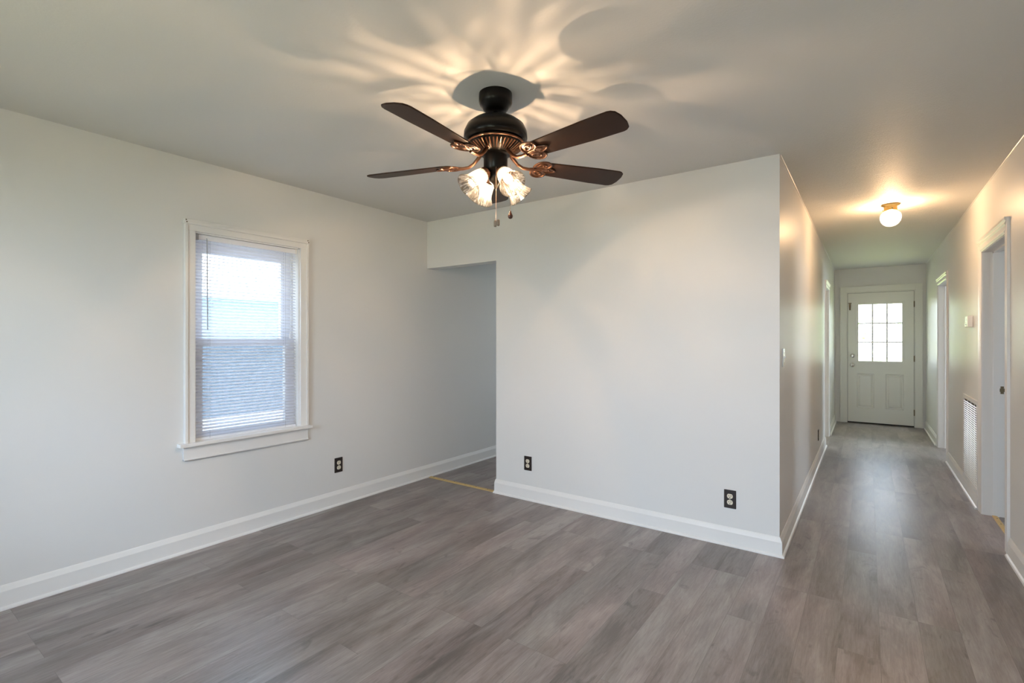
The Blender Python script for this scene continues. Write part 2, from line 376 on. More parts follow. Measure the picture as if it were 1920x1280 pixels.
struct(wall_with_holes(MB(), 'y', YF-0.16, YE, 3.54, 3.7, 0, ZC, [(4.0, 5.2, 0.9, 2.1), (7.0, 8.2, 0.9, 2.1)]).box(XR+T, 3.54, YF-0.16, YF, 0, ZC), 'wall_outer_right', M_wall)
struct(MB().box(XR+T, 3.54, 6.1, 6.2, 0, ZC), 'wall_bedroom', M_wall)
struct(MB().box(-2.2, -2.1, YB+T, 5.6, 0, ZC).box(-2.1, XH-T, 5.5, 5.6, 0, ZC).box(-2.2, -2.1, 5.6, YE, 0, ZC), 'wall_kitchen', M_wall)  # last box added to keep the bath light out of the kitchen
struct(MB().box(XL-0.4, 3.9, YF-0.5, YF-0.16, ZC+0.0, ZC+0.1), 'trim_1', M_white_ext)      # unseen front eave, added to keep sun off the front windows

# baseboards with a shoe moulding
BP = [(0, 0), (0.028, 0), (0.028, 0.006), (0.025, 0.012), (0.016, 0.016), (0.015, 0.088), (0.006, 0.110), (0.003, 0.116), (0, 0.116)]
def base(name, runs):
    mb = MB()
    for p0, p1, n, m0, m1 in runs: mb.extrude_profile(BP, p0, p1, n, m0, m1)
    return struct(mb, name, M_trim)
base('baseboard_left', [((XL, YF), (XL, YE), (1, 0), 0, 0)])
base('baseboard_back', [((XO-0.004, YB), (XH, YB), (0, -1), 0.4, 1.0), ((XO, YB+T), (XO, YB+0.0), (-1, 0), 0, 0)])
base('baseboard_hall_left', [((XH, YB), (XH, LO1[0]-0.085), (1, 0), 1.0, 0), ((XH, LO1[1]+0.085), (XH, YE), (1, 0), 0, 0)])
base('baseboard_right', [((XR, YF), (XR, RO1[0]-0.10), (-1, 0), 0, 0), ((XR, RO1[1]+0.10), (XR, RO2[0]-0.10), (-1, 0), 0, 0), ((XR, RO2[1]+0.10), (XR, YE), (-1, 0), 0, 0)])
# thin caulk bead where the hall walls meet the ceiling
struct(MB().tube([(XH+0.002, YB+0.01, ZC-0.002), (XH+0.002, YE, ZC-0.002)], 0.0045, 6).tube([(XR-0.002, YF, ZC-0.002), (XR-0.002, YE, ZC-0.002)], 0.0045, 6), 'trim_2', M_trim)

# ------------------------------------------------------------------ cased openings of the hall (built in wall coordinates)
def cased_opening(name, xw, side, y0, y1, zt, cw, strike=None):
    """xw wall face, side +1 when the hall is towards +x"""
    r = struct_root(name, (xw, (y0+y1)/2, 0)); h = (y1-y0)/2
    s = side
    def bx(mb, a, b, y_0, y_1, z0, z1):
        mb.box(min(a*s, b*s), max(a*s, b*s), y_0, y_1, z0, z1); return mb
    prof = [(0, 0.007), (cw*0.12, 0.011), (cw*0.35, 0.008), (cw*0.55, 0.012), (cw*0.62, 0.0105), (cw, 0.014)]
    for sy, nm in ((-1, 'side_casing'), (1, 'side_casing')):
        mb = MB()
        for i in range(len(prof)-1):
            u0, t0 = prof[i]; u1, t1 = prof[i+1]
            a, b = sy*(h-0.012+u0), sy*(h-0.012+u1)
            mb.rings([[(0, a, 0), (t0*s, a, 0), (t1*s, b, 0), (0, b, 0)], [(0, a, zt-0.012+u0), (t0*s, a, zt-0.012+u0), (t1*s, b, zt-0.012+u1), (0, b, zt-0.012+u1)]])
        mb.build(nm, M_trim, r)
    prof = [(0, 0.008), (cw*0.14, 0.017), (cw*0.26, 0.010), (cw*0.52, 0.013), (cw*0.62, 0.022), (cw*0.78, 0.016), (cw*0.86, 0.024), (cw, 0.026)]
    mb = MB()
    for i in range(len(prof)-1):
        u0, t0 = prof[i]; u1, t1 = prof[i+1]; za, zb = zt-0.012+u0, zt-0.012+u1; ha, hb = h-0.012+u0, h-0.012+u1
        mb.rings([[(0, -ha, za), (t0*s, -ha, za), (t1*s, -hb, zb), (0, -hb, zb)], [(0, ha, za), (t0*s, ha, za), (t1*s, hb, zb), (0, hb, zb)]])
    mb.build('head_casing', M_trim, r)
    for sy in (-1, 1):
        mb = MB(); bx(mb, 0.002, -T-0.002, min(sy*h, sy*(h-0.016)), max(sy*h, sy*(h-0.016)), 0, zt)
        bx(mb, -0.055, -0.09, min(sy*(h-0.016), sy*(h-0.028)), max(sy*(h-0.016), sy*(h-0.028)), 0, zt-0.016)
        mb.build('side_jamb', M_trim, r)
    mb = MB(); bx(mb, 0.002, -T-0.002, -h, h, zt-0.016, zt); bx(mb, -0.055, -0.09, -h+0.016, h-0.016, zt-0.028, zt-0.016)
    mb.build('head_jamb', M_trim, r)
    if strike:
        mb = MB(); bx(mb, -0.096, -0.114, h-0.0185, h-0.0155, strike-0.028, strike+0.028)
        bx(mb, -0.085, -0.125, h-0.021, h-0.0155, strike-0.012, strike+0.012)
        mb.build('strike_plate', M_oldmetal, r)
    return r
cased_opening('trim_3', XR, -1, *RO1[:2], RO1[2], 0.09, strike=0.94)
cased_opening('trim_4', XR, -1, *RO2[:2], RO2[2], 0.085)
cased_opening('trim_5', XH, 1, *LO1[:2], LO1[2], 0.075)

# ------------------------------------------------------------------ end door
dr = struct_root('door_1', ((DX0+DX1)/2, YE, 0))
hw = (DX1-DX0)/2
mb = MB()
mb.box(-hw, -hw+0.022, 0.0, 0.14, 0, DZ1).box(hw-0.022, hw, 0.0, 0.14, 0, DZ1).box(-hw, hw, 0, 0.14, DZ1-0.022, DZ1)
mb.build('door_jamb', M_door, dr)
cl = -0.09; cr = 0.085
mb = MB(); mb.box(-hw-0.075, -hw+0.010, -0.018, 0, 0, DZ1+0.08); mb.box(-hw-0.075, -hw-0.060, -0.024, 0, 0, DZ1+0.08); mb.build('side_casing', M_door, dr, bevel=0.002)
mb = MB(); mb.box(hw-0.010, hw+0.075, -0.018, 0, 0, DZ1+0.08); mb.box(hw+0.060, hw+0.075, -0.024, 0, 0, DZ1+0.08); mb.build('side_casing', M_door, dr, bevel=0.002)
mb = MB(); mb.box(-hw+0.010, hw-0.010, -0.018, 0, DZ1-0.010, DZ1+0.08); mb.box(-hw-0.075, hw+0.075, -0.026, 0, DZ1+0.072, DZ1+0.082); mb.build('head_casing', M_door, dr, bevel=0.002)
mb = MB(); mb.box(-hw+0.022, hw-0.022, 0.022, 0.085, 0, 0.016); mb.box(-hw+0.018, -hw+0.0265, 0.02, 0.05, 0, DZ1-0.02); mb.box(hw-0.0265, hw-0.018, 0.02, 0.05, 0, DZ1-0.02); mb.box(-hw+0.02, hw-0.02, 0.02, 0.05, DZ1-0.0265, DZ1-0.018)
mb.build('weatherstrip', M_gap, dr)  # weatherstrip coloured black so the gap under the slab reads dark
# slab: stiles, rails, glass frame, lower raised panels
sx0, sx1, sz0, sz1 = -hw+0.026, hw-0.026, 0.020, DZ1-0.026
gx0, gx1, gz0, gz1 = -0.300, 0.297, 0.955, 1.895      # glazed area
slab = struct_root('door_slab'); slab.parent = dr; del slab['kind']
yf, yb_ = 0.008, 0.050
mb = MB()
mb.box(sx0, gx0, yf, yb_, sz0, sz1).box(gx1, sx1, yf, yb_, sz0, sz1).box(gx0, gx1, yf, yb_, gz1, sz1)
P1 = (-0.292, -0.072, 0.245, 0.785); P2 = (0.072, 0.292, 0.245, 0.785)
mb.box(gx0, gx1, yf, yb_, sz0, 0.245).box(gx0, gx1, yf, yb_, 0.785, gz0).box(gx0, P1[0], yf, yb_, 0.245, 0.785).box(P1[1], P2[0], yf, yb_, 0.245, 0.785).box(P2[1], gx1, yf, yb_, 0.245, 0.785)
for a, b, c, d in (P1, P2):
    def rect(i, y): return [(a+i, y, c+i), (b-i, y, c+i), (b-i, y, d-i), (a+i, y, d-i)]
    rr_ = [rect(0, yf), rect(0.010, yf+0.012), rect(0.022, yf+0.012), rect(0.042, yf+0.001)]
    mb.add([p for q in rr_ for p in q], [(k*4+j, k*4+(j+1) % 4, k*4+4+(j+1) % 4, k*4+4+j) for k in range(3) for j in range(4)]+[(12, 13, 14, 15)])
    mb.box(a, b, yb_-0.012, yb_, c, d)
panel = mb.build('door_panel', M_door, dr)
C.objects.unlink(slab); bpy.data.objects.remove(slab)
mb = MB()
fr = 0.028
mb.box(gx0-0.004, gx0+fr, -0.002, 0.056, gz0-0.004, gz1+0.004).box(gx1-fr, gx1+0.004, -0.002, 0.056, gz0-0.004, gz1+0.004)
mb.box(gx0+fr, gx1-fr, -0.002, 0.056, gz0-0.004, gz0+fr).box(gx0+fr, gx1-fr, -0.002, 0.056, gz1-fr, gz1+0.004)
gf = mb.build('window_frame', M_door, dr, bevel=0.003)
mb = MB(); a, b = gx0+fr, gx1-fr; c, d = gz0+fr, gz1-fr
for i in (1, 2):
    x = a+(b-a)*i/3; mb.box(x-0.009, x+0.009, 0.010, 0.046, c, d)
    z = c+(d-c)*i/3; mb.box(a, b, 0.0105, 0.0455, z-0.009, z+0.009)
mb.build('muntin', M_door, gf)
MB().box(a, b, 0.026, 0.031, c, d).build('pane', M_glass, gf)
def knob_lathe(mb, x, z, prof, n=28):
    keep = mb.M; mb.M = keep @ Matrix.Translation((x, yf, z)) @ Matrix.Rotation(PI/2, 4, 'X'); mb.lathe(prof, n); mb.M = keep
mb = MB(); knob_lathe(mb, sx0+0.062, 0.915, [(0.0, 0.0), (0.033, 0.0), (0.033, 0.006), (0.014, 0.012), (0.012, 0.032), (0.026, 0.042), (0.030, 0.056), (0.026, 0.068), (0.012, 0.073), (0, 0.073)])
mb.build('door_knob', M_chrome, dr, smooth=True)
mb = MB(); knob_lathe(mb, sx0+0.062, 1.06, [(0.0, 0.0), (0.032, 0.0), (0.031, 0.010), (0.024, 0.014), (0, 0.014)]); mb.box(sx0+0.058, sx0+0.066, yf-0.030, yf-0.014, 1.045, 1.075)
mb.build('deadbolt', M_chrome, dr, smooth=True)
mb = MB(); mb.box(sx0+0.016, sx0+0.042, yf-0.006, yf, 1.83, 1.90); mb.box(sx0+0.008, sx0+0.050, yf-0.012, yf-0.002, 1.888, 1.900); mb.prism([(0, 0)]*0 or [(sx0+0.018, -0.002), (sx0+0.040, -0.002), (sx0+0.034, -0.010), (sx0+0.024, -0.010)], 1.785, 1.86)
mb.build('slide_latch', M_oldmetal, dr)
for z in (1.85, 1.03, 0.22):
    mb = MB(); mb.lathe([(0, z-0.045), (0.006, z-0.045), (0.006, z+0.045), (0, z+0.045)], 12, cx=hw-0.022, cy=0.002); mb.box(hw-0.030, hw-0.012, 0.006, 0.009, z-0.044, z+0.044)
    mb.build('hinge', M_oldmetal, dr)

# ------------------------------------------------------------------ window on the left wall
win = struct_root('window_1', (XL, (WY0+WY1)/2, 0)); wh = (WY1-WY0)/2
mb = MB(); mb.box(-0.155, 0.0, -wh, -wh+0.012, WZ0, WZ1).box(-0.155, 0.0, wh-0.012, wh, WZ0, WZ1).box(-0.155, 0.0, -wh, wh, WZ1-0.012, WZ1)
mb.box(-0.09, -0.075, -wh+0.012, -wh+0.024, WZ0, WZ1).box(-0.09, -0.075, wh-0.024, wh-0.012, WZ0, WZ1)
mb.build('window_jamb', M_trim, win)
for s in (-1, 1):
    mb = MB()
    a, b = sorted((s*(wh-0.004), s*(wh+0.052))); mb.box(0, 0.018, a, b, WZ0-0.01, WZ1+0.034)
    a, b = sorted((s*(wh+0.040), s*(wh+0.056))); mb.box(0, 0.026, a, b, WZ0-0.01, WZ1+0.034)
    mb.build('side_casing', M_trim, win, bevel=0.002)
mb = MB(); mb.box(0, 0.019, -wh-0.052, wh+0.052, WZ1-0.004, WZ1+0.045); mb.build('head_casing', M_trim, win, bevel=0.002)
mb = MB(); mb.box(0, 0.034, -wh-0.062, wh+0.062, WZ1+0.034, WZ1+0.052); mb.box(0, 0.024, -wh-0.058, wh+0.058, WZ1+0.052, WZ1+0.066)
cap = mb.build('window_cap', M_trim, win, bevel=0.003)
for s in (-1, 1):
    for z in (WZ1+0.043, WZ1+0.058):
        MB(Matrix.Translation((0.035 if z < WZ1+0.05 else 0.025, s*(wh+0.050), z)) @ Matrix.Rotation(PI/2, 4, 'Y')).lathe([(0, -0.001), (0.004, -0.001), (0.003, 0.002), (0, 0.002)], 10).build('screw', M_oldmetal, cap)
mb = MB(); mb.box(-0.10, 0.050, -wh-0.092, wh+0.074, WZ0-0.022, WZ0); mb.build('window_stool', M_trim, win, bevel=0.004)
mb = MB(); mb.box(0, 0.018, -wh-0.062, wh+0.055, WZ0-0.108, WZ0-0.022); mb.box(0, 0.023, -wh-0.062, wh+0.055, WZ0-0.108, WZ0-0.098); mb.build('window_apron', M_trim, win, bevel=0.002)
def sash(name, x0, x1, y0, y1, z0, z1, st, rb, rt):
    mb = MB(); mb.box(x0, x1, y0, y0+st, z0, z1).box(x0, x1, y1-st, y1, z0, z1).box(x0, x1, y0+st, y1-st, z0, z0+rb).box(x0, x1, y0+st, y1-st, z1-rt, z1)
    o = mb.build(name, M_sash, win, bevel=0.002)
    xm = (x0+x1)/2
    MB().box(xm-0.002, xm+0.002, y0+st-0.004, y1-st+0.004, z0+rb-0.004, z1-rt+0.004).build('pane', M_glass, o)
    return o
sash('upper_sash', -0.130, -0.100, -wh+0.012, wh-0.012, 1.275, WZ1-0.012, 0.080, 0.045, 0.105)
sash('lower_sash', -0.098, -0.062, -wh+0.012, wh-0.012, WZ0, 1.325, 0.066, 0.045, 0.045)
MB().box(-0.1505, -0.1495, -wh+0.012, wh-0.012, WZ0, 1.30).build('insect_screen', M_screen, win)

# mini blind inside the window recess
bl = thing('window_blind', 'white mini blind with open horizontal slats hanging in the left wall window', 'blind', (XL-0.030, (WY0+WY1)/2, WZ1-0.014))
bh = wh-0.018
mb = MB(); mb.box(-0.013, 0.014, -bh, bh, -0.032, 0.0); hr = mb.build('headrail', M_blind, bl, bevel=0.002)
MB().box(-0.014, 0.0155, -bh-0.003, -bh+0.018, -0.036, 0.001).build('end_bracket', M_wand, bl)
MB().box(-0.014, 0.0155, bh-0.010, bh+0.003, -0.034, 0.001).build('end_bracket', M_trim, bl)
mb = MB(); z = -0.050; nsl = 0
while z > -(WZ1-0.014-WZ0)+0.020:
    tl = 0.42
    rs = []
    for yy in (-bh+0.004, bh-0.004):
        top = []; bot = []
        for k in range(5):
            u = -1+k*0.5; x = u*0.0125; c_ = 0.0018*(1-u*u)
            X = x*math.cos(tl)+c_*math.sin(tl); Z = -x*math.sin(tl)+c_*math.cos(tl)
            top.append((X, yy, z+Z+0.0003)); bot.append((X, yy, z+Z-0.0003))
        rs.append(top+bot[::-1])
    mb.rings(rs); z -= 0.0212; nsl += 1
zlast = z
mb.build('slat_panel', M_slat, bl)
mb = MB(); mb.box(-0.012, 0.012, -bh+0.003, bh-0.003, zlast-0.006, zlast+0.010); mb.build('bottom_rail', M_blind, bl, bevel=0.003)
for y in (-bh+0.085, bh-0.085):
    mb = MB()
    for x in (-0.0128, 0.0128): mb.tube([(x, y, -0.03), (x, y, zlast)], 0.0007, 5)
    mb.build('ladder_cord', M_wand, bl)
mb = MB(); yw = 1.443-(WY0+WY1)/2
mb.tube([(0.024, yw, -0.030), (0.026, yw, -0.30), (0.027, yw+0.002, -0.605)], 0.0038, 6); mb.tube([(0.013, yw, -0.022), (0.022, yw, -0.022), (0.024, yw, -0.034)], 0.002, 6)
mb.build('tilt_wand', M_wand, bl)
mb = MB(); mb.tube([(0.016, bh-0.055, -0.03), (0.017, bh-0.055, -0.62)], 0.001, 5); mb.lathe([(0, -0.66), (0.005, -0.655), (0.003, -0.62), (0, -0.615)], 10, cx=0.017, cy=bh-0.055)
mb.build('lift_cord', M_blind, bl)

# unseen plain windows: front pair behind the camera, the others added to let light in
def plain_window(name, along, a0, a1, t0, t1, z0, z1):
    w = struct_root(name, ((a0+a1)/2, (t0+t1)/2, 0) if along == 'x' else ((t0+t1)/2, (a0+a1)/2, 0))
    h = (a1-a0)/2; d = (t1-t0)/2
    def B(mb, p, q, u, v, za, zb):
        mb.box(p, q, u, v, za, zb) if along == 'x' else mb.box(u, v, p, q, za, zb)
    mb = MB()
    for p, q, za, zb in ((-h, -h+0.05, z0, z1), (h-0.05, h, z0, z1), (-h+0.05, h-0.05, z0, z0+0.05), (-h+0.05, h-0.05, z1-0.05, z1), (-h+0.05, h-0.05, (z0+z1)/2-0.02, (z0+z1)/2+0.02)):
        B(mb, p, q, -0.02, 0.02, za, zb)
    mb.build('window_frame', M_sash, w)
    mb = MB(); B(mb, -h+0.05, h-0.05, -0.002, 0.002, z0+0.05, z1-0.05); mb.build('pane', M_glass, w)
plain_window('window_2', 'x', -2.6, -1.4, YF-0.14, YF-0.04, 0.7, 2.0)
plain_window('window_3', 'x', -0.8, 0.1, YF-0.14, YF-0.04, 0.7, 2.0)
plain_window('window_added_5', 'y', 4.0, 5.2, 3.58, 3.68, 0.9, 2.1)
plain_window('window_added_6', 'y', 7.0, 8.2, 3.58, 3.68, 0.9, 2.1)
plain_window('window_added_7', 'x', -1.7, -0.9, YE+0.04, YE+0.14, 1.1, 2.0)
plain_window('window_added_4', 'y', 6.1, 6.9, XL-0.14, XL-0.04, 1.0, 2.0)

# ------------------------------------------------------------------ outlets, switch, thermostat, grille
def outlet(label, loc, rz):
    t = thing('wall_outlet', label, 'outlet', loc, rz, 'brown duplex outlets on the walls')
    def rr(w, h, r, cx=0, cz=0, n=6):
        pts = []
        for (sx, sz, a0) in ((1, 1, 0), (-1, 1, 90), (-1, -1, 180), (1, -1, 270)):
            for k in range(n+1):
                a = math.radians(a0+90*k/n); pts.append((cx+sx*(w/2-r)+r*math.cos(a), cz+sz*(h/2-r)+r*math.sin(a)))
        return pts
    def plate(pts, y0, y1, b):
        cx = sum(p[0] for p in pts)/len(pts); cz = sum(p[1] for p in pts)/len(pts)
        w = max(p[0] for p in pts)-cx; h = max(p[1] for p in pts)-cz
        def sc_(p, i): return (cx+(p[0]-cx)*(1-i/w), cz+(p[1]-cz)*(1-i/h))
        return MB().rings([[(x, y0, z) for x, z in pts], [(x, y1-b, z) for x, z in pts], [(sc_(p, b)[0], y1, sc_(p, b)[1]) for p in pts]])
    plate(rr(0.072, 0.116, 0.003), 0, 0.006, 0.0025).build('cover_plate', M_brown, t)
    for s in (1, -1):
        cz = s*0.0195
        pts = []
        for k in range(28):
            a = 2*PI*k/28; x = 0.0175*math.cos(a); z = 0.0175*math.sin(a); z = max(-0.0145, min(0.0145, z)); pts.append((x, cz+z))
        rc = plate(pts, 0.004, 0.0082, 0.0008).build('receptacle', M_ivory, t)
        mb = MB(); mb.box(-0.0078, -0.0052, 0.0078, 0.0086, cz-0.001, cz+0.0085); mb.box(0.0052, 0.0078, 0.0078, 0.0086, cz+0.0, cz+0.0075)
        mb.M = Matrix.Translation((0, 0.0078, cz-0.007)) @ Matrix.Rotation(-PI/2, 4, 'X'); mb.lathe([(0, 0), (0.0028, 0), (0.0028, 0.0008), (0, 0.0008)], 10)
        mb.build('slot', M_slot, rc)
    MB(Matrix.Translation((0, 0.006, 0)) @ Matrix.Rotation(-PI/2, 4, 'X')).lathe([(0, 0), (0.0034, 0), (0.003, 0.0014), (0, 0.0016)], 12).build('screw', M_ivory, t)
    return t
outlet('brown outlet with ivory sockets on the left wall, right of the window', (XL, 2.408, 0.316), -PI/2)
outlet('brown outlet with ivory sockets on the white wall, beside the kitchen opening', (-2.269, YB, 0.298), PI)
outlet('brown outlet with ivory sockets on the white wall, near the hallway corner', (-0.715, YB, 0.295), PI)
outlet('brown outlet seen nearly edge-on low on the left wall of the hallway', (XH, 6.27, 0.288), -PI/2)

sw = thing('light_switch', 'white light switch plate on the hallway wall just past the corner', 'switch', (XH, 3.53, 1.200), -PI/2)
mb = MB(Matrix.Rotation(-PI/2, 4, 'X')); mb.bev(-0.036, 0.036, -0.058, 0.058, 0, 0.007, 0.002); mb.build('cover_plate', M_switch, sw)
mb = MB(); mb.rings([[(-0.005, 0.006, -0.011), (0.005, 0.006, -0.011), (0.005, 0.006, 0.011), (-0.005, 0.006, 0.011)], [(-0.004, 0.017, 0.002), (0.004, 0.017, 0.002), (0.004, 0.017, 0.009), (-0.004, 0.017, 0.009)]]); mb.build('toggle', M_switch, sw)
for z in (-0.03, 0.03):
    MB(Matrix.Translation((0, 0.007, z)) @ Matrix.Rotation(-PI/2, 4, 'X')).lathe([(0, 0), (0.0034, 0), (0.003, 0.0014), (0, 0.0016)], 12).build('screw', M_chrome, sw)

th = thing('thermostat', 'small white thermostat box on the right hallway wall above the vent', 'thermostat', (XR, 5.57, 1.465), PI/2)
mb = MB(Matrix.Rotation(-PI/2, 4, 'X')); mb.bev(-0.066, 0.066, -0.046, 0.046, 0, 0.036, 0.004); mb.build('housing', M_switch, th)
MB().box(-0.022, 0.030, 0.0355, 0.037, 0.004, 0.026).build('display', mat('grey_display', (0.25, 0.28, 0.24), 0.2), th)
MB().box(-0.012, 0.012, 0.036, 0.041, -0.030, -0.022).build('lever', M_wand, th)

gr = thing('return_air_grille', 'tall white louvered air return grille low on the right hallway wall', 'vent', (XR, 5.60, 0.10), PI/2)
gw, gh = 0.355, 0.735
mb = MB(); mb.box(-gw, -gw+0.035, 0, 0.012, 0, gh).box(gw-0.035, gw, 0, 0.012, 0, gh).box(-gw+0.035, gw-0.035, 0, 0.012, 0, 0.035).box(-gw+0.035, gw-0.035, 0, 0.012, gh-0.035, gh)
mb.build('frame', M_trim, gr, bevel=0.003)
mb = MB(); z = 0.045
while z < gh-0.045:
    mb.rings([[(x, 0.004, z+0.003), (x, 0.010, z-0.002), (x, 0.0112, z-0.0005), (x, 0.0052, z+0.0045)] for x in (-gw+0.034, gw-0.034)]); z += 0.018
for x in (-0.17, 0, 0.17): mb.box(x-0.002, x+0.002, 0.0, 0.004, 0.035, gh-0.035)
mb.build('louver_panel', M_trim, gr)
MB().box(-gw+0.03, gw-0.03, 0.0, 0.0008, 0.03, gh-0.03).build('duct_backing', mat('dark_backing', (0.10, 0.095, 0.085), 0.9), gr)  # dark sheet behind the louvers, fills the gaps between them

# brass floor transition strips
def strip(label, p0, p1, w, nscrew):
    p0 = Vector(p0); p1 = Vector(p1); L_ = (p1-p0).length; ang = math.atan2((p1-p0).y, (p1-p0).x)
    t = thing('threshold_strip', label, 'floor strip', (*((p0+p1)/2), 0.0), ang, 'brass floor transition strips')
    prof = [(-w/2, 0), (-w/2, 0.002), (-w*0.35, 0.006), (0, 0.008), (w*0.35, 0.006), (w/2, 0.002), (w/2, 0)]
    MB().rings([[(x, y, z) for y, z in prof] for x in (-L_/2, L_/2)]).build('metal_strip', M_strip, t)
    for k in range(nscrew):
        x = -L_/2+L_*(k+0.35)/nscrew
        MB(Matrix.Translation((x, 0, 0.0075))).lathe([(0, 0), (0.0045, 0), (0.0035, 0.0015), (0, 0.0017)], 10).build('screw', M_slot, t)
strip('brass strip across the floor of the kitchen opening beside the white wall', (XL+0.032, YB+0.012), (XO-0.020, YB+0.012), 0.045, 6)
strip('short brass strip on the floor of the near right hallway doorway', (XR+0.065, RO1[0]+0.018), (XR+0.065, RO1[1]-0.018), 0.032, 6)

# ------------------------------------------------------------------ ceiling fan
FX, FY = -1.390, 1.809
fan = thing('ceiling_fan', 'dark bronze five-blade ceiling fan with four lit clear glass shades', 'ceiling fan', (FX, FY, ZC))
Z = lambda z: z-ZC      # world height to fan-local
FWD = Vector((-math.sin(0.6221), math.cos(0.6221), 0)); RGT = Vector((math.cos(0.6221), math.sin(0.6221), 0))
A0 = 0.6221             # view angles measured from the camera's right turn into world angles
MB().lathe([(0, 0), (0.076, 0), (0.077, -0.012), (0.077, -0.038), (0.072, -0.050), (0.062, -0.060), (0.056, -0.072), (0.045, -0.079), (0.016, -0.082), (0, -0.081)], 56).build('canopy', M_bronze, fan, smooth=True)
MB().lathe([(0, -0.07), (0.0125, -0.07), (0.0125, -0.118), (0.022, -0.120), (0.022, -0.128), (0, -0.13)], 24).build('downrod', M_bronze, fan, smooth=True)
MB().lathe([(0, Z(2.326)), (0.030, Z(2.326)), (0.070, Z(2.322)), (0.105, Z(2.311)), (0.132, Z(2.290)), (0.145, Z(2.262)), (0.146, Z(2.235)), (0.138, Z(2.222)), (0.125, Z(2.216)), (0, Z(2.216))], 72).build('motor_housing', M_bronze, fan, smooth=True)
# vented lower bowl: cone with raised ribs
mb = MB(); mb.lathe([(0, Z(2.218)), (0.118, Z(2.218)), (0.128, Z(2.210)), (0.124, Z(2.200)), (0.072, Z(2.168)), (0.060, Z(2.160)), (0, Z(2.160))], 72)
vb = mb.build('vent_bowl', M_bronze, fan, smooth=True)
mb = MB()
for k in range(44):
    a = 2*PI*k/44; ca, sa = math.cos(a), math.sin(a)
    mb.tube([(0.076*ca, 0.076*sa, Z(2.168)), (0.100*ca, 0.100*sa, Z(2.1815)), (0.123*ca, 0.123*sa, Z(2.197))], [0.0016, 0.0028, 0.0034], 6)
mb.build('vent_ribs', M_bronze_iron, vb)
MB().tube([(0.129*math.cos(2*PI*k/72), 0.129*math.sin(2*PI*k/72), Z(2.209)) for k in range(72)], 0.0045, 8, closed=True).build('trim_ring', M_bronze_iron, vb, smooth=True)
MB().lathe([(0, Z(2.175)), (0.066, Z(2.175)), (0.066, Z(2.158)), (0.055, Z(2.154)), (0.055, Z(2.092)), (0.050, Z(2.084)), (0.040, Z(2.080)), (0.036, Z(2.075)), (0, Z(2.075))], 48).build('switch_housing', M_bronze, fan, smooth=True)
# light kit body and finial
mb = MB(); mb.lathe([(0, Z(2.080)), (0.034, Z(2.080)), (0.036, Z(2.060)), (0.030, Z(2.040)), (0.018, Z(2.030)), (0.012, Z(2.022)), (0.010, Z(2.012)), (0.004, Z(2.006)), (0, Z(2.005))], 40)
kit = mb.build('light_kit', M_bronze, fan, smooth=True)

def blade_outline():
    # local: x outwards from hub, y across
    r0, r1 = 0.215, 0.665
    w0, w1 = 0.052, 0.066
    pts = [(r0, -w0*0.55), (r0+0.012, -w0*0.85), (r0+0.035, -w0)]
    pts += [(r0+0.30, -w1)]
    c = 0.030
    pts += [(r1-c*1.25, -w1-0.001), (r1-c*0.75, -w1+0.003), (r1-c*0.30, -w1+0.014), (r1-0.004, -w1+0.030), (r1, -w1+0.045)]
    up = [(x, -y) for x, y in reversed(pts)]
    return pts+up
def bez(p, n=20, closed=True):
    """closed Catmull-Rom through p"""
    out = []; m = len(p)
    for i in range(m):
        p0, p1, p2, p3 = (Vector(p[(i+k-1) % m]) for k in range(4))
        for j in range(n//4):
            t = j/(n//4)
            out.append(tuple(0.5*((2*p1)+(-p0+p2)*t+(2*p0-5*p1+4*p2-p3)*t*t+(-p0+3*p1-3*p2+p3)*t**3)))
    return out
blade_angles = [21.5, 91.0, 161.5, 238.5, 317.5]
ZB = 2.128
